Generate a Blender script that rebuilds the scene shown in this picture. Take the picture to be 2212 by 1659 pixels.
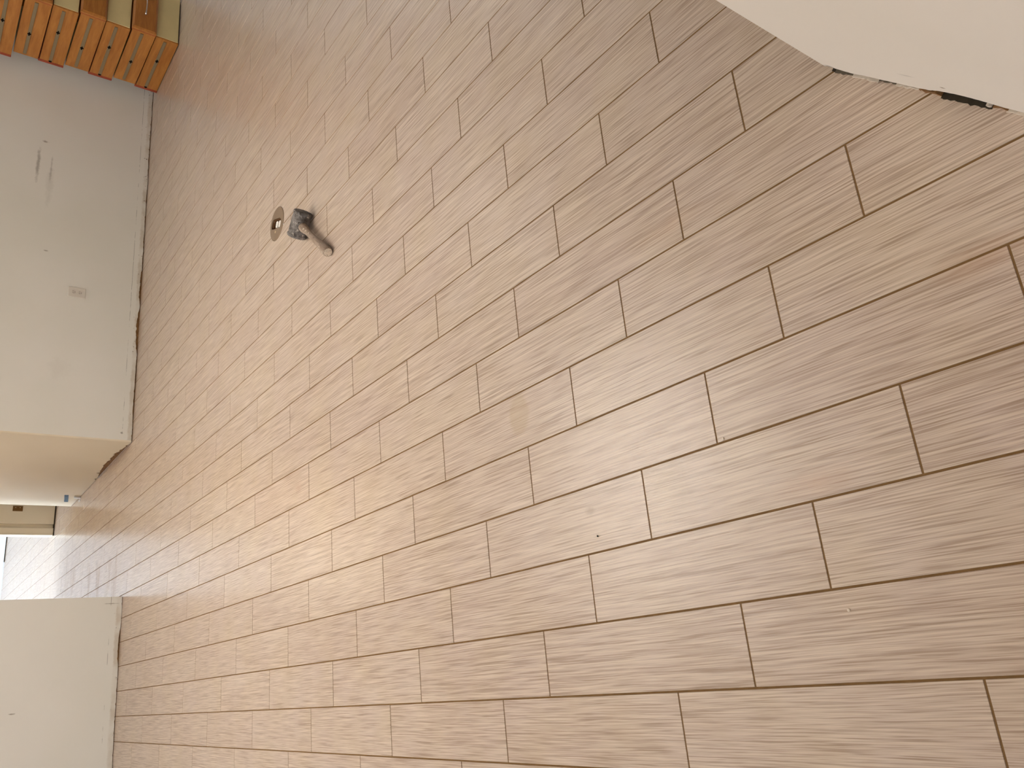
import bpy, bmesh, math, random
from mathutils import Vector, Matrix, noise
from mathutils.geometry import delaunay_2d_cdt
for o in list(bpy.data.objects): bpy.data.objects.remove(o)
SC = bpy.context.scene
COL = SC.collection
random.seed(4)

# ------------------------------------------------------------------ camera
R = ((0.59453, -0.09364, -0.79860), (-0.31454, -0.94114, -0.12381), (-0.74000, 0.32480, -0.58899))
CAMP = Vector((1.2395, 0.2428, 1.3308))
cam = bpy.data.cameras.new('camera'); camo = bpy.data.objects.new('camera', cam); COL.objects.link(camo)
cam.sensor_width = 36; cam.sensor_fit = 'HORIZONTAL'; cam.lens = 1746.946 / 2212 * 36
cam.clip_start = 0.02; cam.clip_end = 100
rx, ry, rz = (Vector(r) for r in R)
camo.matrix_world = Matrix((( rx.x, -ry.x, -rz.x, CAMP.x), (rx.y, -ry.y, -rz.y, CAMP.y), (rx.z, -ry.z, -rz.z, CAMP.z), (0, 0, 0, 1)))
SC.camera = camo

# ------------------------------------------------------------------ light
SC.view_settings.view_transform = 'Standard'; SC.view_settings.look = 'None'
SC.view_settings.gamma = 1; SC.view_settings.use_curve_mapping = False
SC.view_settings.exposure = 0.0
w = bpy.data.worlds.new('world'); SC.world = w; w.use_nodes = True
w.node_tree.nodes['Background'].inputs[0].default_value = (0.85, 0.93, 1.0, 1)
w.node_tree.nodes['Background'].inputs[1].default_value = 2.0

def area(name, loc, target, sx, sy, power, col, spread=180):
    l = bpy.data.lights.new(name, 'AREA'); l.shape = 'RECTANGLE'; l.size = sx; l.size_y = sy
    l.energy = power; l.color = col; l.spread = math.radians(spread)
    o = bpy.data.objects.new(name, l); COL.objects.link(o); o.location = loc
    o.rotation_euler = (Vector(target) - Vector(loc)).to_track_quat('-Z', 'Y').to_euler()
    o.visible_camera = True
    return o
area('window_daylight_hall', (-10.2, -4.05, 1.45), (-10.2, 0, 0.9), 3.4, 1.7, 1000, (0.62, 0.79, 1.0))
area('window_daylight_left', (-1.0, -4.05, 1.45), (-1.0, 0, 0.9), 3.0, 1.7, 105, (0.88, 0.93, 1.0))
area('window_daylight_right', (-4.8, 9.05, 1.5), (-4.8, 5, 0.9), 1.6, 1.3, 90, (0.66, 0.82, 1.0))
ADDED_UPLIGHTS = ((-2.2, 1.3, 1.55, 116), (-3.6, 4.0, 1.6, 18), (-6.6, 1.45, 1.6, 26)); UPCOL = (0.98, 0.98, 1.0)  # unseen fill lamps added to brighten room and hall: position, power

# ------------------------------------------------------------------ helpers
def link(o, parent=None):
    COL.objects.link(o)
    if parent: o.parent = parent
    return o
def mesh(name, bm, mat, parent=None, smooth=False):
    me = bpy.data.meshes.new(name); bm.to_mesh(me); bm.free()
    for m in (mat if isinstance(mat, (list, tuple)) else [mat]): me.materials.append(m)
    if smooth:
        for p in me.polygons: p.use_smooth = True
    o = bpy.data.objects.new(name, me); return link(o, parent)
def tag(o, label=None, cat=None, group=None, kind=None):
    if label: o['label'] = label
    if cat: o['category'] = cat
    if group: o['group'] = group
    if kind: o['kind'] = kind
    return o
def empty(name, loc, rot=(0, 0, 0)):
    o = bpy.data.objects.new(name, None); o.empty_display_size = 0.05
    o.location = loc; o.rotation_euler = rot; return link(o)
def box(bm, x0, x1, y0, y1, z0, z1, bevel=0, seg=2, mi=0):
    vs = [bm.verts.new((x, y, z)) for z in (z0, z1) for y in (y0, y1) for x in (x0, x1)]
    fs = [bm.faces.new([vs[i] for i in f]) for f in ((0, 2, 3, 1), (4, 5, 7, 6), (0, 1, 5, 4), (2, 6, 7, 3), (0, 4, 6, 2), (1, 3, 7, 5))]
    for f in fs: f.material_index = mi
    if bevel:
        es = list({e for f in fs for e in f.edges})
        bmesh.ops.bevel(bm, geom=es, offset=bevel, segments=seg, affect='EDGES', profile=0.5)
    return vs
def prism(bm, pts, z0, z1):
    a = [bm.verts.new((x, y, z0)) for x, y in pts]; b = [bm.verts.new((x, y, z1)) for x, y in pts]
    n = len(pts)
    bm.faces.new(a[::-1]); bm.faces.new(b)
    for i in range(n): bm.faces.new((a[i], a[(i + 1) % n], b[(i + 1) % n], b[i]))
def lathe(bm, prof, n=32, M=None, cap=True):
    M = M or Matrix()
    rings = []
    for h, r in prof:
        rings.append([bm.verts.new(M @ Vector((r * math.cos(2 * math.pi * i / n), r * math.sin(2 * math.pi * i / n), h))) for i in range(n)])
    for a, b in zip(rings, rings[1:]):
        for i in range(n): bm.faces.new((a[i], a[(i + 1) % n], b[(i + 1) % n], b[i]))
    if cap:
        bm.faces.new(rings[0][::-1]); bm.faces.new(rings[-1])
    return rings

class NT:
    """small node-graph helper"""
    def __init__(s, name, rough=0.5, spec=0.5):
        s.m = bpy.data.materials.new(name); s.m.use_nodes = True; s.t = s.m.node_tree
        s.b = s.t.nodes['Principled BSDF']; s.b.inputs['Roughness'].default_value = rough
        s.b.inputs['Specular IOR Level'].default_value = spec
    def n(s, t, **k):
        x = s.t.nodes.new(t)
        for a, v in k.items(): setattr(x, a, v)
        return x
    def L(s, a, b): s.t.links.new(a, b)
    def put(s, sock, v):
        if hasattr(v, 'is_output'): s.L(v, sock)
        elif isinstance(v, (tuple, list)) and len(v) == 3 and sock.type == 'RGBA': sock.default_value = (*v, 1)
        else: sock.default_value = v
    def pos(s):
        return s.n('ShaderNodeNewGeometry').outputs['Position']
    def obj(s):
        return s.n('ShaderNodeTexCoord').outputs['Object']
    def math(s, op, a, b=0.0, clamp=False):
        x = s.n('ShaderNodeMath', operation=op, use_clamp=clamp); s.put(x.inputs[0], a); s.put(x.inputs[1], b); return x.outputs[0]
    def vm(s, op, a, b=(0, 0, 0)):
        x = s.n('ShaderNodeVectorMath', operation=op); s.put(x.inputs[0], a); s.put(x.inputs[1], b)
        return x.outputs['Value' if op in ('LENGTH', 'DISTANCE') else 'Vector']
    def noise(s, vec, scale=5, detail=3, rough=0.5, dist=0):
        x = s.n('ShaderNodeTexNoise'); s.put(x.inputs['Vector'], vec); x.inputs['Scale'].default_value = scale
        x.inputs['Detail'].default_value = detail; x.inputs['Roughness'].default_value = rough; x.inputs['Distortion'].default_value = dist
        return x.outputs['Fac']
    def ramp(s, v, *st):
        x = s.n('ShaderNodeValToRGB'); s.put(x.inputs[0], v); e = x.color_ramp.elements
        while len(e) < len(st): e.new(0.5)
        for i, (p, c) in enumerate(st):
            e[i].position = p; e[i].color = (*c, 1) if isinstance(c, (tuple, list)) else (c, c, c, 1)
        return x.outputs['Color']
    def rng(s, v, a, b, c=0.0, d=1.0):
        x = s.n('ShaderNodeMapRange'); s.put(x.inputs[0], v)
        for i, q in enumerate((a, b, c, d)): x.inputs[1 + i].default_value = q
        return x.outputs[0]
    def mix(s, f, a, b, mode='MIX'):
        x = s.n('ShaderNodeMix', data_type='RGBA', blend_type=mode); s.put(x.inputs[0], f); s.put(x.inputs[6], a); s.put(x.inputs[7], b); return x.outputs[2]
    def bump(s, h, strength=0.3, dist=0.001):
        x = s.n('ShaderNodeBump'); x.inputs['Strength'].default_value = strength; x.inputs['Distance'].default_value = dist
        s.put(x.inputs['Height'], h); s.L(x.outputs[0], s.b.inputs['Normal'])
    def col(s, v): s.put(s.b.inputs['Base Color'], v); return s
    def rough(s, v): s.put(s.b.inputs['Roughness'], v); return s
    def blob(s, vec, c, r, soft=0.5, nscale=30, namp=0.6):
        """1 inside an irregular ellipsoid centred at c with radii r"""
        d = s.vm('LENGTH', s.vm('DIVIDE', s.vm('SUBTRACT', vec, c), r))
        nn = s.math('MULTIPLY', s.math('SUBTRACT', s.noise(vec, nscale, 4, 0.65), 0.5), namp * 2)
        return s.rng(s.math('ADD', d, nn), 1.0, 1.0 - soft, 0, 1)
def srgb(r, g, b):
    f = lambda c: (c / 255 / 12.92) if c <= 10 else ((c / 255 + 0.055) / 1.055) ** 2.4
    return (f(r), f(g), f(b))

# ------------------------------------------------------------------ materials
# striated porcelain plank tile; the attribute 'tone' carries a random pair per tile
def mat_tile():
    s = NT('striated_tile', 0.34, 0.5)
    P = s.pos()
    at = s.n('ShaderNodeAttribute', attribute_name='tone')
    off = s.vm('MULTIPLY', at.outputs['Vector'], (37.0, 11.0, 5.0))
    sep = s.n('ShaderNodeSeparateColor'); s.L(at.outputs['Color'], sep.inputs[0])
    wav = s.noise(s.vm('MULTIPLY', P, (2.0, 5, 1)), 1.2, 2)
    wv = s.n('ShaderNodeCombineXYZ'); s.L(s.math('MULTIPLY', wav, 0.010), wv.inputs[1])
    Q = s.vm('ADD', s.vm('ADD', P, off), wv.outputs[0])
    fine = s.noise(s.vm('MULTIPLY', Q, (11, 640, 1)), 1.0, 2, 0.5)
    med = s.noise(s.vm('MULTIPLY', Q, (6.5, 330, 1)), 1.0, 2, 0.5)
    broad = s.noise(s.vm('MULTIPLY', Q, (2.0, 24, 1)), 1.0, 2, 0.5)
    gate = s.noise(s.vm('MULTIPLY', Q, (3.0, 55, 1)), 1.0, 2, 0.5)
    blot = s.noise(P, 1.4, 3, 0.5)
    blot2 = s.noise(P, 5.0, 3, 0.5)
    base = s.mix(s.rng(blot, 0.35, 0.65), srgb(199, 181, 165), srgb(193, 174, 161))
    base = s.mix(s.rng(blot2, 0.4, 0.7), base, srgb(195, 176, 155))
    base = s.mix(s.rng(sep.outputs[0], 0, 1, 0, 0.40), base, srgb(184, 162, 148))
    base = s.mix(s.rng(broad, 0.45, 0.70, 0, 0.25), base, srgb(174, 149, 133))
    # dark grooves and pale ridges of the striation
    d1 = s.math('MULTIPLY', s.rng(med, 0.51, 0.64), s.rng(gate, 0.36, 0.60, 0.6, 1.0))
    d2 = s.rng(fine, 0.51, 0.66)
    hi = s.rng(med, 0.47, 0.36)
    c = s.mix(s.math('MULTIPLY', d1, 0.54), base, srgb(126, 97, 73))
    c = s.mix(s.math('MULTIPLY', d2, 0.44), c, srgb(142, 114, 91))
    c = s.mix(s.math('MULTIPLY', hi, 0.5), c, srgb(219, 202, 183))
    # stains with their own outline: damp patch, small smears, dry grout residue in the hall
    st = s.blob(P, (-0.415, 0.885, 0), (0.050, 0.062, 1), 0.25, 16, 0.25)
    c = s.mix(s.math('MULTIPLY', st, 0.45), c, srgb(170, 146, 114))
    st2 = s.blob(P, (-0.181, 0.570, 0), (0.022, 0.012, 1), 0.6, 60, 0.5)
    c = s.mix(s.math('MULTIPLY', st2, 0.5), c, srgb(140, 116, 92))
    st3 = s.blob(P, (-1.925, 1.018, 0), (0.05, 0.03, 1), 0.8, 30, 0.5)
    c = s.mix(s.math('MULTIPLY', st3, 0.3), c, srgb(170, 130, 108))
    for cc, rr, k in (((0.80, 0.78, 0), (0.10, 0.035, 1), 0.35), ((0.42, 0.50, 0), (0.10, 0.03, 1), 0.30), ((0.20, 1.15, 0), (0.12, 0.03, 1), 0.2)):
        q = s.blob(P, cc, rr, 0.9, 14, 0.4); c = s.mix(s.math('MULTIPLY', q, k), c, srgb(176, 134, 100))
    # pale arcs of grout haze wiped by hand
    hz = s.noise(s.vm('MULTIPLY', P, (1, 1, 1)), 2.2, 3, 0.6, 1.6)
    hzm = s.math('MULTIPLY', s.rng(hz, 0.50, 0.70), s.rng(s.noise(P, 0.9, 2), 0.48, 0.62))
    c = s.mix(s.math('MULTIPLY', hzm, 0.12), c, srgb(216, 202, 188))
    # brown mortar dust by the hall opening
    sepP = s.n('ShaderNodeSeparateXYZ'); s.L(P, sepP.inputs[0])
    hall = s.math('MULTIPLY', s.rng(sepP.outputs[1], 1.75, 1.2, 0.15, 1), s.math('MULTIPLY', s.rng(sepP.outputs[0], -5.15, -5.25), s.rng(sepP.outputs[0], -8.0, -6.6)))
    mk = s.math('MULTIPLY', hall, s.rng(s.noise(s.vm('MULTIPLY', P, (2.6, 0.9, 1)), 2.0, 4, 0.6), 0.50, 0.62))
    c = s.mix(s.math('MULTIPLY', mk, 0.40), c, srgb(160, 130, 104))
    s.col(c)
    r = s.math('ADD', s.rng(s.noise(P, 3.0, 3), 0.3, 0.7, 0.285, 0.305), s.math('MULTIPLY', mk, 0.12))
    s.rough(r)
    s.b.inputs['Specular IOR Level'].default_value = 0.35
    s.b.inputs['Coat Weight'].default_value = 0.35; s.b.inputs['Coat Roughness'].default_value = 0.2
    s.bump(s.math('SUBTRACT', s.math('MULTIPLY', hi, 0.3), s.math('ADD', d1, s.math('MULTIPLY', d2, 0.6))), 0.12, 0.0005)
    return s.m
def mat_grout():
    s = NT('brown_grout', 0.85, 0.2); P = s.pos()
    return s.col(s.mix(s.noise(P, 60, 4), srgb(112, 84, 50), srgb(134, 104, 68))).m
def mat_wall(name, marks, base=(226, 221, 212), axis='X', lowline=True):
    s = NT(name, 0.62, 0.35); P = s.pos()
    c = s.mix(s.rng(s.noise(P, 1.3, 2), 0.35, 0.65), srgb(*base), srgb(base[0] - 5, base[1] - 5, base[2] - 7))
    xyz = s.n('ShaderNodeSeparateXYZ'); s.L(P, xyz.inputs[0]); z = xyz.outputs[2]
    n1 = s.noise(P, 22, 5, 0.7); n2 = s.noise(P, 6, 3)
    if lowline:
        # strip where the old baseboard sat: bare, chipped, with a broken dark caulk line above
        zz = s.math('ADD', z, s.math('MULTIPLY', s.math('SUBTRACT', n1, 0.5), 0.03))
        low = s.rng(zz, 0.040, 0.030)
        c = s.mix(s.math('MULTIPLY', low, s.rng(n2, 0.40, 0.55, 0.15, 0.6)), c, srgb(188, 172, 150))
        ln = s.math('SUBTRACT', 1.0, s.math('ABSOLUTE', s.math('DIVIDE', s.math('SUBTRACT', z, 0.072), 0.0022)), clamp=True)
        ln = s.math('MULTIPLY', ln, s.rng(s.noise(s.vm('MULTIPLY', P, (3, 3, 1)), 1.1, 5, 0.7), 0.50, 0.56))
        c = s.mix(s.math('MULTIPLY', ln, 0.8), c, srgb(84, 70, 52))
        ch = s.math('MULTIPLY', s.rng(s.noise(P, 42, 3, 0.6), 0.66, 0.70), s.rng(z, 0.05, 0.03))
        c = s.mix(s.math('MULTIPLY', ch, 0.85), c, srgb(92, 74, 54))
    for cc, rr, k, colr in marks:
        q = s.blob(P, cc, rr, 0.7, 26, 0.9); c = s.mix(s.math('MULTIPLY', q, k), c, srgb(*colr))
    s.col(c)
    s.bump(s.noise(P, 260, 3, 0.6), 0.16, 0.0012)
    return s.m
def mat_plain(name, rgb, rough=0.5, spec=0.4, var=0.06, scale=40, bump=0.0, metal=0):
    s = NT(name, rough, spec); P = s.obj()
    a = srgb(*rgb); b = tuple(max(0, v * (1 - var * 3)) for v in a)
    f = s.noise(P, scale, 4, 0.6); s.col(s.mix(f, a, b)); s.b.inputs['Metallic'].default_value = metal
    if bump: s.bump(f, bump, 0.002)
    return s.m
def mat_wood(name, a, b, rough=0.35, sc=(4, 60, 60), coat=0.0):
    s = NT(name, rough, 0.45); P = s.obj()
    oi = s.n('ShaderNodeObjectInfo').outputs['Random']
    cx = s.n('ShaderNodeCombineXYZ'); s.L(s.math('MULTIPLY', oi, 9.0), cx.inputs[0]); s.L(oi, cx.inputs[1])
    Q = s.vm('ADD', P, cx.outputs[0])
    g = s.noise(s.vm('MULTIPLY', Q, sc), 1.0, 4, 0.6, 0.4); k = s.noise(Q, 6, 3)
    c = s.mix(s.rng(g, 0.35, 0.7), srgb(*a), srgb(*b))
    c = s.mix(s.rng(k, 0.45, 0.75, 0, 0.35), c, srgb(*b))
    s.col(c); s.b.inputs['Coat Weight'].default_value = coat
    return s.m

M_TILE = mat_tile(); M_GROUT = mat_grout()
M_WALL = mat_wall('painted_wall_back', [
    ((-4.98, 4.19, 0.79), (1, 0.18, 0.016), 0.55, (120, 106, 92)),
    ((-4.98, 4.17, 0.70), (1, 0.14, 0.010), 0.35, (120, 106, 92)),
    ((-4.98, 4.02, 0.70), (1, 0.22, 0.030), 0.14, (130, 118, 100)),
    ((-4.98, 4.40, 0.755), (1, 0.012, 0.030), 0.60, (116, 92, 72)),
    ((-4.98, 3.465, 0.677), (1, 0.008, 0.018), 0.60, (120, 100, 80)),
    ((-4.98, 2.105, 0.075), (1, 0.010, 0.012), 0.75, (110, 98, 88)),
    ((-4.98, 2.55, 0.52), (1, 0.10, 0.09), 0.10, (170, 158, 140)),
    ((-4.98, 0.235, 0.60), (1, 0.005, 0.020), 0.7, (130, 116, 100)),
    ((-4.98, 0.885, 0.070), (1, 0.004, 0.060), 0.6, (120, 104, 84))])
M_WALLH = mat_wall('painted_wall_hall', [((-7.0, 2.05, 0.09), (0.30, 1, 0.035), 0.12, (170, 140, 110))], base=(222, 208, 184), lowline=False)
M_WALLF = mat_wall('painted_wall_front', [((0.80, 1.10, 0.085), (0.02, 0.02, 0.006), 0.4, (150, 140, 126)),
    ((0.835, 1.06, 0.055), (0.006, 0.006, 0.004), 0.95, (120, 84, 46)),
    ((0.655, 1.245, 0.028), (0.012, 0.012, 0.010), 0.7, (96, 84, 70))], base=(224, 215, 204), lowline=False)
M_WALLP = mat_plain('painted_wall_plain', (214, 200, 180), 0.7, 0.3, 0.01, 2)
M_CEIL = mat_plain('ceiling_paint', (232, 226, 214), 0.8, 0.2, 0.01, 2)
M_SOLE = mat_wood('raw_sole_plate', (150, 108, 62), (104, 70, 38), 0.8, (30, 30, 90))
M_DARK = mat_plain('dark_rubble', (74, 66, 54), 0.9, 0.1, 0.2, 70, 0.5)  # solid dark colour standing for the shade inside floor gaps
M_WHITE = mat_plain('white_trim', (236, 238, 242), 0.4, 0.4, 0.01, 5)
M_JAMB = mat_plain('cream_door_paint', (242, 230, 208), 0.38, 0.45, 0.01, 5)

# ------------------------------------------------------------------ floor (tiles modelled one by one, in one mesh)
S = 0.613; B = 0.2559 * S; SH = 0.339
DS = [0.0197, 0.0007, -0.0138, -0.0124, 0.0064, -0.006, -0.0029, 0.0051, 0.0023, 0.0127, 0.0249, 0.0316, -0.0007, -0.01, 0.0081, -0.0181, -0.0287, -0.0103, -0.0046, -0.016, -0.0038, -0.0018, -0.0198, -0.0092, -0.0146, -0.0267]
DT = [0.0155, -0.0079, -0.0129, -0.0093, -0.0047, 0.0018, 0.0075, -0.0088, -0.0161, -0.0159, -0.0067, -0.0214, -0.0055, 0.0138, 0.0098, 0.0161, -0.0054, 0.0386, 0.0324, 0.0362, 0.0121, 0.0006, 0.0014, 0.0141]
OX, OY, OR = -2.163, 2.397, 0.086          # floor outlet
def line_y(k):
    return (k + (DT[k] if 0 <= k < len(DT) else 0)) * B
XMIN, XMAX, YMIN, YMAX = -12.9, 6.2, -4.3, 9.3
tiles = []
k0, k1 = math.floor(YMIN / B) - 1, math.ceil(YMAX / B)
for k in range(k0, k1 + 1):
    off = SH * k + (DS[k] if 0 <= k < len(DS) else random.uniform(-0.01, 0.01))
    y0, y1 = line_y(k) + 0.0019, line_y(k + 1) - 0.0019
    n = math.floor(XMIN / S - off) 
    while (n + off) * S < XMAX:
        x0, x1 = (n + off) * S + 0.0015, (n + off + 1) * S - 0.0015
        tiles.append((x0, x1, y0, y1)); n += 1
bm = bmesh.new(); tone = bm.loops.layers.color.new('tone')
def rect_hole(x0, x1, y0, y1, z, mi, c):
    N = 40; circ = [Vector((OX + OR * math.cos(2 * math.pi * i / N), OY + OR * math.sin(2 * math.pi * i / N))) for i in range(N)]
    pts = [Vector(p) for p in ((x0, y0), (x1, y0), (x1, y1), (x0, y1))] + circ
    ed = [(0, 1), (1, 2), (2, 3), (3, 0)] + [(4 + i, 4 + (i + 1) % N) for i in range(N)]
    v, e, f, *_ = delaunay_2d_cdt(pts, ed, [], 0, 1e-6)
    vs = [bm.verts.new((p.x, p.y, z)) for p in v]
    for t in f:
        cx = sum(v[i].x for i in t) / len(t); cy = sum(v[i].y for i in t) / len(t)
        if not (x0 < cx < x1 and y0 < cy < y1) or math.hypot(cx - OX, cy - OY) < OR * 0.999: continue
        fc = bm.faces.new([vs[i] for i in t])
        if fc.calc_area() > 0 and (vs[t[1]].co - vs[t[0]].co).cross(vs[t[2]].co - vs[t[0]].co).z < 0: fc.normal_flip()
        fc.material_index = mi
        for l in fc.loops: l[tone] = c
for x0, x1, y0, y1 in tiles:
    c = (random.random(), random.random(), random.random(), 1)
    nx, ny = min(max(OX, x0), x1), min(max(OY, y0), y1)
    if math.hypot(nx - OX, ny - OY) < OR:
        rect_hole(x0, x1, y0, y1, 0, 0, c); continue
    e = 0.0007; h = 0.0016
    t = [bm.verts.new(p) for p in ((x0 + e, y0 + e, 0), (x1 - e, y0 + e, 0), (x1 - e, y1 - e, 0), (x0 + e, y1 - e, 0))]
    q = [bm.verts.new(p) for p in ((x0, y0, -h), (x1, y0, -h), (x1, y1, -h), (x0, y1, -h))]
    fs = [bm.faces.new(t)] + [bm.faces.new((q[i], q[(i + 1) % 4], t[(i + 1) % 4], t[i])) for i in range(4)]
    for f in fs:
        for l in f.loops: l[tone] = c
rect_hole(XMIN, XMAX, YMIN, YMAX, -0.0013, 1, (0.5, 0.5, 0.5, 1))
floor = tag(mesh('floor', bm, [M_TILE, M_GROUT]), kind='structure')

# ------------------------------------------------------------------ walls
H = 2.45
def ragged_wall(name, y0, y1, xf, thick, mat, zfun, step=0.012, kind=True):
    """wall in the plane x = xf facing +x whose lower drywall edge is torn"""
    bm = bmesh.new(); n = int((y1 - y0) / step); prev = None
    for i in range(n + 1):
        y = y0 + (y1 - y0) * i / n; zb = zfun(y)
        cur = [bm.verts.new((xf, y, zb)), bm.verts.new((xf, y, 0.12)), bm.verts.new((xf, y, H)), bm.verts.new((xf - 0.013, y, zb + 0.001))]
        if prev:
            bm.faces.new((prev[0], cur[0], cur[1], prev[1])); bm.faces.new((prev[1], cur[1], cur[2], prev[2]))
            bm.faces.new((prev[3], cur[3], cur[0], prev[0]))
        prev = cur
    box(bm, xf - thick, xf - 0.0131, y0, y1, 0.10, H)
    o = tag(mesh(name, bm, mat), kind='structure')
    b2 = bmesh.new(); box(b2, xf - thick, xf - 0.012, y0 + 0.002, y1 - 0.002, 0.0, 0.10)
    mesh('sole_plate', b2, M_SOLE, o)
    return o
def zb_back(y):
    v = 0.005 + 0.004 * noise.noise(Vector((y * 9, 1.3, 0))) + 0.005 * max(0, noise.noise(Vector((y * 40, 4, 0))))
    for c, wd, h in ((2.93, 0.20, 0.020), (3.30, 0.16, 0.012), (2.35, 0.25, 0.006), (3.75, 0.3, 0.004), (4.4, 0.3, 0.003)):
        v += h * max(0, 1 - ((y - c) / wd) ** 2) * (0.8 + 0.5 * noise.noise(Vector((y * 30, c, 2))))
    return max(0.0015, v)
def zb_stub(y):
    v = 0.003 + 0.003 * noise.noise(Vector((y * 9, 7.3, 0))) + 0.006 * max(0, noise.noise(Vector((y * 45, 9, 0))))
    v += 0.010 * max(0, 1 - ((y - 0.60) / 0.12) ** 2)
    return max(0.0012, v)
XW = -4.98
wb = ragged_wall('wall_back_right', 2.052, 9.2, XW, 0.115, M_WALL, zb_back)
ws = ragged_wall('wall_back_left', -4.2, 0.930, XW, 0.115, M_WALL, zb_stub)
# rounded corner bead of both walls, then the hall side
bm = bmesh.new()
def hallwall(bm, x0, x1, y, dirn):
    n = 90; prev = None
    for i in range(n + 1):
        x = x0 + (x1 - x0) * i / n
        t = (x - x1) / (x0 - x1)
        zb = 0.004 + 0.050 * max(0, math.sin(min(1, max(0, (x + 6.15) / 1.12)) * math.pi)) * (0.8 + 0.6 * noise.noise(Vector((x * 14, 3, 0)))) + (0.05 * max(0, noise.noise(Vector((x * 24, 8, 0))) - 0.15) if x > -6.3 else 0)
        cur = [bm.verts.new((x, y, zb)), bm.verts.new((x, y, 0.12)), bm.verts.new((x, y, H)), bm.verts.new((x, y + 0.013 * dirn, zb))]
        if prev:
            bm.faces.new((prev[0], cur[0], cur[1], prev[1])); bm.faces.new((prev[1], cur[1], cur[2], prev[2])); bm.faces.new((prev[3], cur[3], cur[0], prev[0]))
        prev = cur
hallwall(bm, XW - 0.012, -7.33, 2.042, 1)
# the corner bead between the two faces
pr = [(XW - 0.012 * (1 - math.cos(a)) , 2.054 - 0.012 * math.sin(a)) for a in [math.pi / 2 * i / 6 for i in range(7)]]
pv = None
for x, y in pr:
    cur = (bm.verts.new((x, y, 0.006)), bm.verts.new((x, y, H)))
    if pv: bm.faces.new((pv[0], cur[0], cur[1], pv[1]))
    pv = cur
box(bm, -7.33, XW - 0.1152, 2.0552, 2.15, 0.10, H)
wh = tag(mesh('wall_hall_right', bm, M_WALLH), kind='structure')
b2 = bmesh.new(); box(b2, -7.318, XW - 0.02, 2.054, 2.145, 0, 0.10); mesh('sole_plate', b2, M_SOLE, wh)
bm = bmesh.new(); box(bm, -7.36, -7.331, 2.054, 2.158, 0.03, H); tag(mesh('wall_hall_return', bm, M_WALLH), kind='structure')
# hall left wall behind the left stub, far hall wall, outer shell
bm = bmesh.new()
box(bm, -7.9, XW - 0.1152, 0.80, 0.932, 0.0, H)  # unseen wall, lengthened to keep window daylight off the opposite hall side
tag(mesh('wall_hall_left', bm, M_WALLP), kind='structure')
bm = bmesh.new(); box(bm, -12.6, -12.42, -4.2, 4.2, 0.012, H)
we = tag(mesh('wall_hall_end', bm, M_WHITE), kind='structure')
bm = bmesh.new(); box(bm, -12.6, -12.43, 2.28, 2.70, 0.0, 0.012); mesh('bottom_gap', bm, M_DARK, we)  # dark filler painted as shade in the gap below the end wall
bm = bmesh.new(); box(bm, -12.6, -12.425, -4.2, 2.28, 0.0, 0.0119); mesh('bottom_seal', bm, M_WHITE, we)
for nm, a in (('wall_hall_far_left', (-12.6, XW - 0.12, -4.3, -4.2)), ('wall_hall_far_right', (-12.6, -8.33, 4.2, 4.3)),
              ('wall_left', (XW, 6.1, -4.3, -4.2)), ('wall_right', (XW - 0.1, 6.1, 9.2, 9.3)), ('wall_rear', (6.0, 6.1, -4.2, 9.2)),
              ('wall_hall_closet', (-8.33, XW - 0.12, 4.2, 4.3))):
    bm = bmesh.new(); box(bm, a[0], a[1], a[2], a[3], 0.0, H); tag(mesh(nm, bm, M_WALLP), kind='structure')
bm = bmesh.new(); box(bm, -12.7, 6.2, -4.4, 9.4, H, H + 0.1); tag(mesh('ceiling', bm, M_CEIL), kind='structure')

# foreground wall at 45 degrees, right of the camera
A = Vector((0.6445, 1.2565)); Bq = Vector((0.913, 0.9755)); u = (Bq - A).normalized(); nrm = Vector((u.y, -u.x))
if nrm.dot(Vector((CAMP.x, CAMP.y)) - A) < 0: nrm = -nrm
bm = bmesh.new(); n = 300; Lw = 2.6; prev = None
for i in range(n + 1):
    t = Lw * (i / n) ** 1.7
    zb = 0.0155 + 0.0035 * noise.noise(Vector((t * 22, 0.4, 0))) + 0.0025 * noise.noise(Vector((t * 90, 2, 0)))
    zb += 0.012 * max(0, 1 - ((t - 0.285) / 0.06) ** 2) + 0.014 * max(0, 1 - (t / 0.05) ** 1)
    zb = max(0.003, zb - 0.011 * max(0, min(1, (t - 0.345) / 0.06)))
    q = A + u * t; lean = Vector((-0.024, 0.024)) if i == 0 else Vector((0, 0))
    qi = q - nrm * 0.013
    cur = [bm.verts.new((q.x, q.y, zb)), bm.verts.new((q.x, q.y, 0.16)), bm.verts.new((q.x, q.y, H)), bm.verts.new((qi.x, qi.y, zb + 0.002))]
    if i == 0:
        cur[2].co += Vector((-0.045, 0.045, 0)); cur[1].co += Vector((-0.003, 0.003, 0))
    if prev:
        bm.faces.new((prev[0], cur[0], cur[1], prev[1])); bm.faces.new((prev[1], cur[1], cur[2], prev[2])); bm.faces.new((prev[3], cur[3], cur[0], prev[0]))
    prev = cur
for v in bm.verts: pass
e0 = A + u * 0.03; e1 = A + u * Lw
def quad(p, q, d0, d1): return [(p - nrm * d0), (q - nrm * d0), (q - nrm * d1), (p - nrm * d1)]
prism(bm, [(v.x, v.y) for v in quad(e0, e1, 0.0135, 0.12)], 0.08, H)
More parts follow.
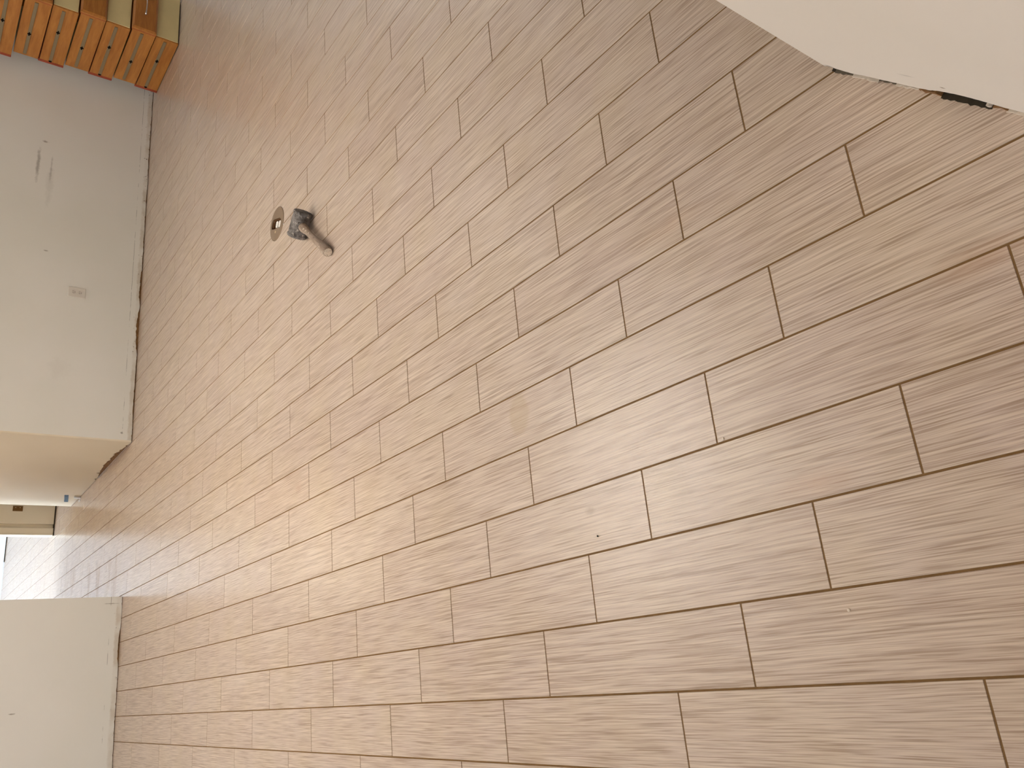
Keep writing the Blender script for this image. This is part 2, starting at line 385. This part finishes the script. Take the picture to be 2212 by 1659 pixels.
# end return of the wall (faces away from the camera)
a0 = (A.x, A.y); 
vs = [bm.verts.new(p) for p in ((A.x, A.y, 0.02), (A.x - 0.048, A.y + 0.048, H), (A.x + 0.12 * (-nrm.x) - 0.04, A.y - 0.12 * nrm.y + 0.04, H), (A.x - 0.12 * nrm.x, A.y - 0.12 * nrm.y, 0.02))]
bm.faces.new(vs)
bm.normal_update()
wf = tag(mesh('wall_front_right', bm, M_WALLF), kind='structure')
bm = bmesh.new(); prism(bm, [(v.x, v.y) for v in quad(A + u * 0.012, e1, 0.011, 0.11)], 0.0, 0.08); mesh('sole_plate', bm, M_DARK, wf)
# crumbs of plaster, grout and wood wedged in the gap under it
def gap_piece(name, t0, t1, d0, d1, z, mat, seed):
    bm = bmesh.new(); rnd = random.Random(seed); m = max(3, int((t1 - t0) / 0.006)); prev = None
    for i in range(m + 1):
        t = t0 + (t1 - t0) * i / m; f = A + u * t
        j0, j1 = d0 + rnd.uniform(-.0015, .0015), d1 + rnd.uniform(-.0015, .0015); zt = z + rnd.uniform(-.0015, .0015)
        if i in (0, m): zt *= 0.5
        P0, P1 = f - nrm * j0, f - nrm * j1
        cur = [bm.verts.new((P0.x, P0.y, 0.0003)), bm.verts.new((P0.x, P0.y, zt)), bm.verts.new((P1.x, P1.y, zt)), bm.verts.new((P1.x, P1.y, 0.0003))]
        if prev:
            for a in range(4): bm.faces.new((prev[a], cur[a], cur[(a + 1) % 4], prev[(a + 1) % 4]))
        else: bm.faces.new(cur)
        prev = cur
    bm.faces.new(prev[::-1]); bmesh.ops.recalc_face_normals(bm, faces=bm.faces)
    return mesh(name, bm, mat, wf)
M_PLAST = mat_plain('plaster_chips', (226, 212, 194), 0.85, 0.2, 0.08, 120, 0.4)
M_GREY = mat_plain('thinset_crumbs', (120, 108, 92), 0.9, 0.1, 0.2, 120, 0.5)
for args in (('thinset_ridge', 0.012, 0.060, -0.002, 0.010, 0.006, M_GREY, 1), ('plaster_ridge', 0.050, 0.112, -0.003, 0.009, 0.0045, M_PLAST, 2),
             ('thinset_ridge', 0.112, 0.150, 0.001, 0.010, 0.0045, M_GREY, 3), ('plaster_ridge', 0.150, 0.205, -0.001, 0.010, 0.0055, M_PLAST, 4),
             ('wood_shim', 0.200, 0.243, -0.001, 0.010, 0.0125, M_SOLE, 5), ('thinset_ridge', 0.262, 0.325, 0.006, 0.0105, 0.008, M_GREY, 6),
             ('plaster_ridge', 0.326, 0.335, -0.001, 0.010, 0.009, M_PLAST, 7), ('wood_shim', 0.338, 0.365, -0.001, 0.010, 0.009, M_SOLE, 8),
             ('plaster_ridge', 0.362, 0.46, -0.004, 0.010, 0.006, M_PLAST, 9)):
    gap_piece(*args)
gap_piece('open_gap', 0.243, 0.337, -0.005, 0.0112, 0.0014, M_DARK, 10)  # flat dark strips paint the shade of the open gap
gap_piece('open_gap', 0.002, 0.014, -0.001, 0.0118, 0.0014, M_DARK, 11)

# ------------------------------------------------------------------ door frame in the hall
dj = tag(empty('door_1', (-8.22, 2.05, 0)), kind='structure')
bm = bmesh.new(); box(bm, -0.14, 0, -0.012, 0.30, 0.010, 2.06, 0.003, 1); mesh('jamb', bm, M_JAMB, dj)
bm = bmesh.new(); box(bm, -0.14, -0.045, -0.0521, -0.0121, 0.010, 2.04); mesh('door_stop', bm, M_JAMB, dj)
bm = bmesh.new(); box(bm, -0.14, -0.004, -0.113, -0.0521, 0.010, 2.06, 0.002, 1); mesh('jamb_edge', bm, M_JAMB, dj)
bm = bmesh.new(); box(bm, -0.075, 0.004, -0.130, -0.1125, 0.010, 2.10, 0.006, 3); mesh('casing', bm, M_JAMB, dj)
bm = bmesh.new(); box(bm, -0.20, -0.141, -0.112, 2.0, 0.0, 2.45); mesh('stud_wall', bm, M_WALLP, dj)
bm = bmesh.new(); box(bm, -0.034, -0.001, -0.126, 0.30, 0.0, 0.0099); mesh('undercut_gap', bm, M_DARK, dj)  # solid dark strip painted as the shade under the jamb
M_BRONZE = mat_plain('aged_bronze_hinge', (150, 108, 56), 0.4, 0.6, 0.15, 200, 0.1, 0.5)
bm = bmesh.new(); box(bm, 0.0, 0.0022, 0.113, 0.158, 0.300, 0.389, 0.0009, 1)
hg = mesh('hinge_leaf', bm, M_BRONZE, dj); 
bm = bmesh.new()
for z in (0.325, 0.364): lathe(bm, [(0, 0.0045), (0.0012, 0.003)], 12, Matrix.Translation((0.0022, 0.150, z)) @ Matrix.Rotation(math.pi / 2, 4, 'Y'))
mesh('screw', bm, mat_plain('bright_screw', (235, 220, 190), 0.25, 0.8, 0.02, 50), hg)
bm = bmesh.new(); lathe(bm, [(0.30, 0.0045), (0.389, 0.0045)], 12, Matrix.Translation((0.004, 0.162, 0))); mesh('knuckle', bm, M_BRONZE, hg)

# ------------------------------------------------------------------ wall outlet
M_IVORY = mat_plain('ivory_plastic', (214, 206, 194), 0.35, 0.5, 0.005, 10)
M_SLOT = mat_plain('slot_dark', (58, 48, 38), 0.8, 0.2, 0.02, 10)
M_FACE = mat_plain('receptacle_plastic', (206, 196, 184), 0.4, 0.5, 0.005, 10)
def receptacle_outline(rw, rh, n=28):
    pts = []
    for i in range(n):
        a = 2 * math.pi * i / n; x, y = rw * math.cos(a), rw * math.sin(a)
        pts.append((x, max(-rh, min(rh, y))))
    return pts
wo = tag(empty('wall_outlet', (XW, 3.165, 0.449)), 'ivory duplex power outlet on the far bare wall above the torn base', 'outlet')
bm = bmesh.new(); box(bm, 0.0002, 0.0062, -0.0385, 0.0385, -0.057, 0.057, 0.002, 2); mesh('cover_plate', bm, M_IVORY, wo)
for dz in (0.0215, -0.0215):
    bm = bmesh.new(); M = Matrix.Translation((0.0062, 0, dz)) @ Matrix(((0, 0, 1, 0), (1, 0, 0, 0), (0, 1, 0, 0), (0, 0, 0, 1)))
    pts = receptacle_outline(0.0172, 0.0140); prism(bm, pts, -0.001, 0.0016)
    bm.transform(M); rc = mesh('receptacle', bm, M_FACE, wo)
    bm = bmesh.new()
    box(bm, 0.0070, 0.0082, -0.0075, -0.0052, dz - 0.001, dz + 0.0075); box(bm, 0.0070, 0.0082, 0.0052, 0.0075, dz + 0.0005, dz + 0.0075)
    lathe(bm, [(0, 0.0026), (0.0012, 0.0026)], 12, Matrix.Translation((0.0070, 0, dz - 0.0075)) @ Matrix.Rotation(math.pi / 2, 4, 'Y'))
    mesh('slot', bm, M_SLOT, rc)
bm = bmesh.new(); lathe(bm, [(0, 0.0032), (0.0012, 0.0026)], 14, Matrix.Translation((0.0062, 0, 0)) @ Matrix.Rotation(math.pi / 2, 4, 'Y')); mesh('screw', bm, M_FACE, wo)

# ------------------------------------------------------------------ floor outlet
M_BRASS = mat_plain('brown_brass', (142, 120, 98), 0.34, 0.5, 0.05, 25, 0.0, 0.35)
M_WELL = mat_plain('brown_well', (96, 62, 30), 0.5, 0.4, 0.1, 40)
M_RECW = mat_plain('white_receptacle', (250, 246, 240), 0.3, 0.5, 0.005, 10)
fo = tag(empty('floor_outlet', (OX, OY, 0), (0, 0, -0.37)), 'round brown brass floor outlet cover with open slot showing white sockets', 'outlet')
bm = bmesh.new(); N = 64
def stad(n, hx, hy):
    r = min(hx, hy); pts = []
    for i in range(n):
        a = 2 * math.pi * i / n; c, s_ = math.cos(a), math.sin(a)
        e = 0.5
        pts.append((hx * math.copysign(abs(c) ** e, c), hy * math.copysign(abs(s_) ** e, s_)))
    return pts
HX, HY = 0.0605, 0.0265; st = stad(N, HX, HY); st = [(x - 0.0035, y) for x, y in st]
def ringv(f, z): return [bm.verts.new((*f(i), z)) for i in range(N)]
circ = lambda r: (lambda i: (r * math.cos(2 * math.pi * i / N), r * math.sin(2 * math.pi * i / N)))
rings = [ringv(circ(0.0875), 0.0002), ringv(circ(0.0865), 0.0022), ringv(circ(0.083), 0.0036), ringv(lambda i: (st[i][0] * 1.04, st[i][1] * 1.04), 0.0042), ringv(lambda i: st[i], 0.0036), ringv(lambda i: st[i], -0.0005)]
for a, b in zip(rings, rings[1:]):
    for i in range(N): bm.faces.new((a[i], a[(i + 1) % N], b[(i + 1) % N], b[i]))
mesh('cover_plate', bm, M_BRASS, fo)
bm = bmesh.new(); f2 = lambda s_: (lambda i: (st[i][0] * s_, st[i][1] * s_))
rings = [ringv(f2(1.0), -0.0004), ringv(f2(0.97), -0.005), ringv(f2(0.90), -0.0055), ringv(f2(0.88), -0.0125)]
for a, b in zip(rings, rings[1:]):
    for i in range(N): bm.faces.new((a[i], a[(i + 1) % N], b[(i + 1) % N], b[i]))
bm.faces.new(rings[-1]); mesh('well', bm, M_WELL, fo)
for dx in (-0.0190, 0.0190):
    bm = bmesh.new(); prism(bm, [(y, x) for x, y in receptacle_outline(0.0172, 0.0140)], -0.0125, -0.0055)
    bmesh.ops.recalc_face_normals(bm, faces=bm.faces)
    bm.transform(Matrix.Translation((dx, 0.0, 0))); rc = mesh('receptacle', bm, M_RECW, fo)
    bm = bmesh.new()
    for yy in (-0.005, 0.005): box(bm, dx - 0.006, dx - 0.002, yy - 0.0009, yy + 0.0009, -0.0056, -0.0053)
    mesh('slot', bm, mat_plain('slot_grey', (150, 140, 130), 0.8), rc)
bm = bmesh.new(); lathe(bm, [(0.0034, 0.0075), (0.0050, 0.0062)], 16, Matrix.Translation((0.002, -0.042, 0))); mesh('screw', bm, mat_plain('brass_screw', (196, 170, 132), 0.35, 0.6, 0.05, 90), fo)

# ------------------------------------------------------------------ rubber mallet
def mat_rubber():
    s = NT('dusty_rubber', 0.85, 0.25); P = s.obj()
    c = s.mix(s.rng(s.noise(P, 28, 5, 0.7), 0.38, 0.62), srgb(80, 74, 70), srgb(140, 134, 130))
    c = s.mix(s.rng(s.noise(P, 75, 4, 0.6), 0.60, 0.68), c, srgb(200, 190, 176))
    c = s.mix(s.rng(s.noise(P, 50, 3, 0.6), 0.60, 0.66), c, srgb(64, 56, 48))
    s.col(c); s.bump(s.noise(P, 60, 5, 0.7), 0.7, 0.004); return s.m
def mat_handle():
    s = NT('dusty_wood_handle', 0.75, 0.3); P = s.obj()
    g = s.noise(s.vm('MULTIPLY', P, (90, 90, 9)), 1, 4, 0.6)
    c = s.mix(s.rng(g, 0.35, 0.7), srgb(164, 146, 130), srgb(128, 108, 92))
    c = s.mix(s.rng(s.noise(P, 55, 4, 0.6), 0.60, 0.68), c, srgb(214, 200, 180))
    c = s.mix(s.rng(s.noise(P, 38, 4, 0.6), 0.58, 0.68), c, srgb(96, 80, 66))
    s.col(c); s.bump(g, 0.3, 0.001); return s.m
def mat_end():
    s = NT('pale_end_grain', 0.8, 0.2); P = s.obj()
    c = s.mix(s.noise(P, 80, 4), srgb(232, 218, 198), srgb(196, 178, 156))
    c = s.mix(s.rng(s.noise(s.vm('ADD', P, (0.31, 0.12, 0)), 95, 2, 0.5), 0.60, 0.66), c, srgb(92, 76, 62)); s.col(c); return s.m
hc = Vector((-1.785, 2.184, 0.0435)); ha = (Vector((-1.743, 2.222, 0)) - Vector((-1.822, 2.141, 0))).normalized()
butt = Vector((-1.548, 1.933, 0.0215))
ml = tag(empty('rubber_mallet', (hc.x, hc.y, 0)), 'dusty grey rubber mallet with wooden handle lying on the tiles', 'mallet')
def basis(zdir, origin):
    z = zdir.normalized(); x = z.orthogonal().normalized(); y = z.cross(x)
    return Matrix(((x.x, y.x, z.x, origin.x), (x.y, y.y, z.y, origin.y), (x.z, y.z, z.z, origin.z), (0, 0, 0, 1)))
bm = bmesh.new(); r = 0.0405
prof = [(-0.0620, 0.030), (-0.0618, 0.036), (-0.059, 0.0405), (-0.054, 0.0428), (-0.048, 0.0425), (-0.044, 0.0395), (-0.036, r), (-0.018, r), (0, r), (0.018, r), (0.036, r), (0.046, 0.0405), (0.050, 0.0428), (0.056, 0.0422), (0.060, 0.038), (0.0615, 0.031)]
lathe(bm, prof, 40, Matrix())
for v in bm.verts:
    d = 0.0012 * noise.noise(v.co * 70) + 0.0008 * noise.noise(v.co * 160)
    rr = math.hypot(v.co.x, v.co.y)
    v.co.x *= 1 + d / max(rr, .01); v.co.y *= 1 + d / max(rr, .01)
hd = mesh('head', bm, mat_rubber(), ml, True); hd.matrix_local = basis(ha, Vector((0, 0, 0.0435)))
bm = bmesh.new(); hv = butt - hc; Lh = hv.length
lathe(bm, [(-0.02, 0.012), (0.020, 0.0150), (0.040, 0.0195), (0.055, 0.0205), (0.075, 0.0185), (0.10, 0.0150), (0.14, 0.0140), (0.19, 0.0150), (0.24, 0.0170), (Lh - 0.06, 0.0195), (Lh - 0.035, 0.0215), (Lh - 0.010, 0.0222), (Lh - 0.001, 0.0205), (Lh + 0.002, 0.0180)], 28)
hn = mesh('handle', bm, mat_handle(), ml, True)
hn.matrix_local = basis(hv, Vector((0, 0, 0.0435)))
bm = bmesh.new()
lathe(bm, [(Lh + 0.001, 0.0183), (Lh + 0.0032, 0.0165)], 20)
be = mesh('butt_end', bm, mat_end(), ml); be.matrix_local = basis(hv, Vector((0, 0, 0.0435)))
bm = bmesh.new(); lathe(bm, [(0.0, 0.0055), (0.0015, 0.004)], 12, Matrix.Translation((0, 0, 0)))
nb = mesh('nail_head', bm, mat_plain('pale_nail', (206, 192, 170), 0.5, 0.5, 0.05, 60), ml)
nd = hv.normalized(); upn = (Vector((0, 0, 1)) - nd * nd.z).normalized(); side = nd.cross(upn)
if side.dot(CAMP - hc) < 0: side = -side
nn_ = (upn + side * 0.35).normalized()
nb.matrix_local = basis(nn_, Vector((0, 0, 0.0435)) + nd * 0.085 + nn_ * 0.0165)

# ------------------------------------------------------------------ stacked drawers
M_SIDE = mat_wood('amber_drawer_side', (190, 128, 60), (164, 102, 44), 0.4, (5, 60, 40))
M_FRONT = mat_wood('amber_drawer_front', (190, 128, 62), (160, 98, 46), 0.3, (60, 5, 40))
M_EDGE_SHADE = mat_wood('red_front_back', (168, 74, 44), (146, 60, 36), 0.5, (60, 6, 40))  # amber front turned red-brown to paint in the shade beside the wall
M_PLY = mat_plain('pale_ply_back', (238, 220, 164), 0.45, 0.4, 0.06, 9)
M_RAIL = mat_plain('grey_slide_metal', (146, 128, 98), 0.45, 0.4, 0.04, 60, 0, 0.2)
M_BLACK = mat_plain('black_slot', (18, 14, 10), 0.9, 0.1, 0.02)
M_PULL = mat_plain('satin_nickel', (210, 206, 204), 0.25, 0.7, 0.02, 60, 0, 0.8)
LD, WD, HB, HF = 0.665, 0.46, 0.166, 0.174
def make_drawer(label):
    t = tag(empty('drawer', (0, 0, 0)), label, 'drawer', 'wooden drawers stacked beside the far wall')
    for s_ in (-1, 1):
        bm = bmesh.new(); y0, y1 = sorted((s_ * WD / 2, s_ * (WD / 2 - 0.014)))
        box(bm, -LD + 0.003, -0.027, y0, y1, 0.0, HB, 0.0012, 1); mesh('side_panel', bm, M_SIDE, t)
    bm = bmesh.new(); box(bm, -LD, -LD + 0.012, -WD / 2 + 0.0125, WD / 2 - 0.0125, 0.004, HB - 0.001, 0.001, 1); mesh('back_panel', bm, M_PLY, t)
    bm = bmesh.new(); box(bm, -LD + 0.012, -0.027, -WD / 2 + 0.014, WD / 2 - 0.014, 0.010, 0.016); mesh('bottom_panel', bm, M_PLY, t)
    bm = bmesh.new()
    # front slab: wide chamfer round the face
    y, z0, z1, c = WD / 2 + 0.002, -0.001, HF, 0.013
    a = [bm.verts.new((-0.0265, sy * y, z)) for sy, z in ((-1, z0), (1, z0), (1, z1), (-1, z1))]
    b = [bm.verts.new((-0.009, sy * y, z)) for sy, z in ((-1, z0), (1, z0), (1, z1), (-1, z1))]
    d = [bm.verts.new((0.0, sy * (y - c), z)) for sy, z in ((-1, z0 + c), (1, z0 + c), (1, z1 - c), (-1, z1 - c))]
    bm.faces.new(a[::-1])
    for p, q in ((a, b), (b, d)):
        for i in range(4): bm.faces.new((p[i], p[(i + 1) % 4], q[(i + 1) % 4], q[i]))
    bm.faces.new(d); bmesh.ops.recalc_face_normals(bm, faces=bm.faces)
    fr = mesh('front_panel', bm, M_FRONT, t)
    # red-toned edge strip behind the slab, seen from the side
    bm = bmesh.new(); box(bm, -0.0335, -0.0266, -WD / 2 - 0.0015, WD / 2 + 0.0015, 0.0, HF - 0.001, 0.0008, 1); mesh('front_backing', bm, M_EDGE_SHADE, t)
    # arched bar pull across the face
    bm = bmesh.new(); n = 16; rad = lambda i: 0.004 + 0.0035 * max(0, 1 - min(i, n - i) / 2.5)
    rings = []
    for i in range(n + 1):
        yy = -0.085 + 0.17 * i / n; xx = 0.002 + 0.026 * math.sin(math.pi * i / n) ** 0.6
        r_ = rad(i); rings.append([bm.verts.new((xx + r_ * 0.7 * math.cos(a_), yy, HF / 2 + r_ * math.sin(a_))) for a_ in [2 * math.pi * k / 10 for k in range(10)]])
    for p, q in zip(rings, rings[1:]):
        for k in range(10): bm.faces.new((p[k], p[(k + 1) % 10], q[(k + 1) % 10], q[k]))
    bm.faces.new(rings[0][::-1]); bm.faces.new(rings[-1]); bmesh.ops.recalc_face_normals(bm, faces=bm.faces)
    mesh('pull_handle', bm, M_PULL, fr, True)
    for s_ in (-1, 1):
        bm = bmesh.new(); y0, y1 = sorted((s_ * WD / 2, s_ * (WD / 2 + 0.007)))
        box(bm, -0.64, -0.052, y0, y1, 0.082, 0.105, 0.0015, 1); rl = mesh('slide_rail', bm, M_RAIL, t)
        y2, y3 = sorted((s_ * (WD / 2 + 0.006), s_ * (WD / 2 + 0.0076)))
        bm = bmesh.new(); box(bm, -0.420, -0.380, y2, y3, 0.0895, 0.0985, 0.0006, 1); box(bm, -0.407, -0.391, y2, y3 + 0.0001, 0.082, 0.1055, 0.0006, 1)
        mesh('slot', bm, M_BLACK, rl)
        if s_ > 0:
            bm = bmesh.new(); lathe(bm, [(0, 0.011), (0.006, 0.011)], 20, Matrix.Translation((-0.046, WD / 2 + 0.001, 0.094)) @ Matrix.Rotation(-math.pi / 2, 4, 'X'))
            mesh('roller', bm, M_BLACK, rl)
    return t
def copy_tree(o, parent=None):
    c = o.copy(); COL.objects.link(c)
    if parent: c.parent = parent
    for ch in list(o.children): copy_tree(ch, c)
    return c
ordn = ['bottom drawer of the stack on the floor, pale back end towards the room', 'second drawer up from the floor, front with bar pull towards the room',
        'third drawer up from the floor, pale back end towards the room', 'fourth drawer up in the stack, amber front towards the room',
        'fifth drawer up in the stack, bright yellow back end towards the room', 'sixth drawer up in the stack, just below the topmost one',
        'topmost drawer of the stack, red edge towards the far wall']
zs = [0.002, 0.1775, 0.353, 0.5285, 0.7045, 0.880, 1.0565]
yf = [5.080, 5.066, 5.056, 5.044, 5.034, 5.020, 5.000]
first = None
for i in range(7):
    if first is None: d = first = make_drawer(ordn[0])
    else: d = copy_tree(first)
    d['label'] = 'amber wooden ' + ordn[i]
    odd = i % 2 == 0      # bottom, third, fifth, seventh: front towards the far wall
    ymid = yf[i] + 0.007 + WD / 2
    dx = [0, -0.004, 0.004, -0.008, 0.002, -0.014, -0.02][i]
    if odd:
        d.location = (-4.874 + dx, ymid, zs[i] + 0.001); d.rotation_euler = (0, 0.0028, math.pi)
        for ch in d.children:
            if ch.name.startswith('front_panel'): ch.material_slots[0].link = 'OBJECT'; ch.material_slots[0].material = M_EDGE_SHADE; ch['label'] = 'red-brown front panel turned to the wall'  # red override paints the shade on fronts close to the wall
    else:
        for ch in d.children:
            if ch.name.startswith('front_panel'):
                ch.material_slots[0].material = M_FRONT
                if 'label' in ch: del ch['label']
        d.location = (-4.160 + dx, ymid, zs[i]); d.rotation_euler = (0, 0.0028, 0)

# ------------------------------------------------------------------ small things in the hall and on the floor
bm = bmesh.new(); m = 14; prev = None
for i in range(m + 1):
    x = -7.13 + 0.29 * i / m; zc = 0.078 + 0.044 * i / m; h = 0.0165
    cur = [bm.verts.new((x, 2.0405, zc - h)), bm.verts.new((x, 2.0405, zc + h + random.uniform(-.002, .002))), bm.verts.new((x, 2.0412, zc + h)), bm.verts.new((x, 2.0412, zc - h))]
    if prev:
        for a in range(4): bm.faces.new((prev[a], cur[a], cur[(a + 1) % 4], prev[(a + 1) % 4]))
    else: bm.faces.new(cur)
    prev = cur
bm.faces.new(prev[::-1]); bmesh.ops.recalc_face_normals(bm, faces=bm.faces)
s = NT('blue_tape', 0.6, 0.3); P = s.obj(); s.col(s.mix(s.rng(s.noise(P, 45, 4, 0.7), 0.48, 0.58), srgb(24, 58, 86), srgb(84, 118, 140)))
tag(mesh('masking_tape', bm, s.m), 'short strip of blue painters tape stuck low on the hall wall', 'tape')
bm = bmesh.new()
box(bm, -6.895, -6.868, 2.024, 2.038, 0.0006, 0.055, 0.002, 1)
for v in bm.verts: v.co.x += 0.10 * (v.co.z - 0.02) ; v.co.y -= 0.05 * (0.055 - v.co.z)
box(bm, -6.93, -6.88, 2.00, 2.016, 0.0006, 0.008, 0.002, 1)
tag(mesh('plastic_scrap', bm, M_WHITE), 'small bright white scrap lying at the foot of the hall wall', 'scrap')
def crumb(name, x, y, r, mat, label, sq=0.5, seed=0):
    bm = bmesh.new(); bmesh.ops.create_icosphere(bm, subdivisions=2, radius=r)
    for v in bm.verts: v.co *= 1 + 0.35 * noise.noise(v.co / r * 0.9 + Vector((seed, 0, 0))); v.co.z *= sq
    zmin = min(v.co.z for v in bm.verts)
    o = mesh(name, bm, mat, None, False); o.location = (x, y, -zmin); return tag(o, label, 'debris')
crumb('floor_crumb', -0.165, 0.506, 0.0024, M_BLACK, 'tiny black crumb alone on a tile near the middle of the floor', 0.7, 1)
crumb('plaster_chip', 0.239, 0.633, 0.0032, M_PLAST, 'pale plaster chip beside a grout line right of the damp patch', 0.35, 2)
crumb('grout_chip', 0.432, 0.2745, 0.0028, M_PLAST, 'pale grout chip lying in a tile corner in the near foreground', 0.35, 3)

# ------------------------------------------------------------------ window frames round the daylight
M_FRAME = mat_plain('window_paint', (235, 232, 226), 0.5)
for k, (cx, cy, w_, h_) in enumerate(((-10.2, -4.19, 3.6, 1.9), (-1.6, -4.19, 4.4, 1.9), (-4.4, 9.19, 2.6, 1.7))):
    bm = bmesh.new(); y0, y1 = sorted((cy, cy + (0.08 if cy < 0 else -0.08))); z0, z1 = 1.45 - h_ / 2, 1.45 + h_ / 2
    box(bm, cx - w_ / 2 - 0.06, cx - w_ / 2, y0, y1, z0, z1); box(bm, cx + w_ / 2, cx + w_ / 2 + 0.06, y0, y1, z0, z1)
    box(bm, cx - w_ / 2 - 0.06, cx + w_ / 2 + 0.06, y0, y1, z1, z1 + 0.06); box(bm, cx - w_ / 2 - 0.08, cx + w_ / 2 + 0.08, y0, y1, z0 - 0.06, z0)
    tag(mesh('window_%d' % (k + 1), bm, M_FRAME), kind='structure')

# ------------------------------------------------------------------ unseen bowl lamps added for broad soft light off the ceiling
def added_bowl_light(x, y, z, r, label, power, col):
    t = tag(empty('pendant_light', (x, y, z)), label, 'pendant light')
    bm = bmesh.new(); pr = [(-0.09, 0.03), (-0.085, r * 0.45), (-0.06, r * 0.8), (0, r), (0.004, r - 0.004), (-0.055, r * 0.78), (-0.078, r * 0.43), (-0.08, 0.02)]
    lathe(bm, pr, 40, cap=False); mesh('bowl', bm, M_FRAME, t, True)
    for k in range(3):
        a = k * 2.094; bm = bmesh.new()
        p = Vector((math.cos(a) * (r - 0.01), math.sin(a) * (r - 0.01), 0.0)); q = Vector((0, 0, H - z - 0.02))
        lathe(bm, [(0, 0.002), ((q - p).length, 0.002)], 8, basis(q - p, p)); mesh('cord', bm, M_FRAME, t)
    bm = bmesh.new(); lathe(bm, [(H - z - 0.03, 0.05), (H - z - 0.0005, 0.06)], 24); mesh('ceiling_rose', bm, M_FRAME, t)
    l = bpy.data.lights.new('uplight', 'AREA'); l.shape = 'DISK'; l.size = r * 1.7; l.energy = power; l.color = col
    o = bpy.data.objects.new('uplight', l); COL.objects.link(o); o.location = (x, y, z + 0.006); o.rotation_euler = (math.pi, 0, 0)
for k, (px, py, pz, pw) in enumerate(ADDED_UPLIGHTS):
    added_bowl_light(px, py, pz, 0.20, ['white bowl pendant hanging over the middle of the tiled floor', 'white bowl pendant hanging near the stack of drawers', 'white bowl pendant hanging in the hall'][k], pw, (1.0, 0.89, 0.74) if k == 2 else UPCOL)
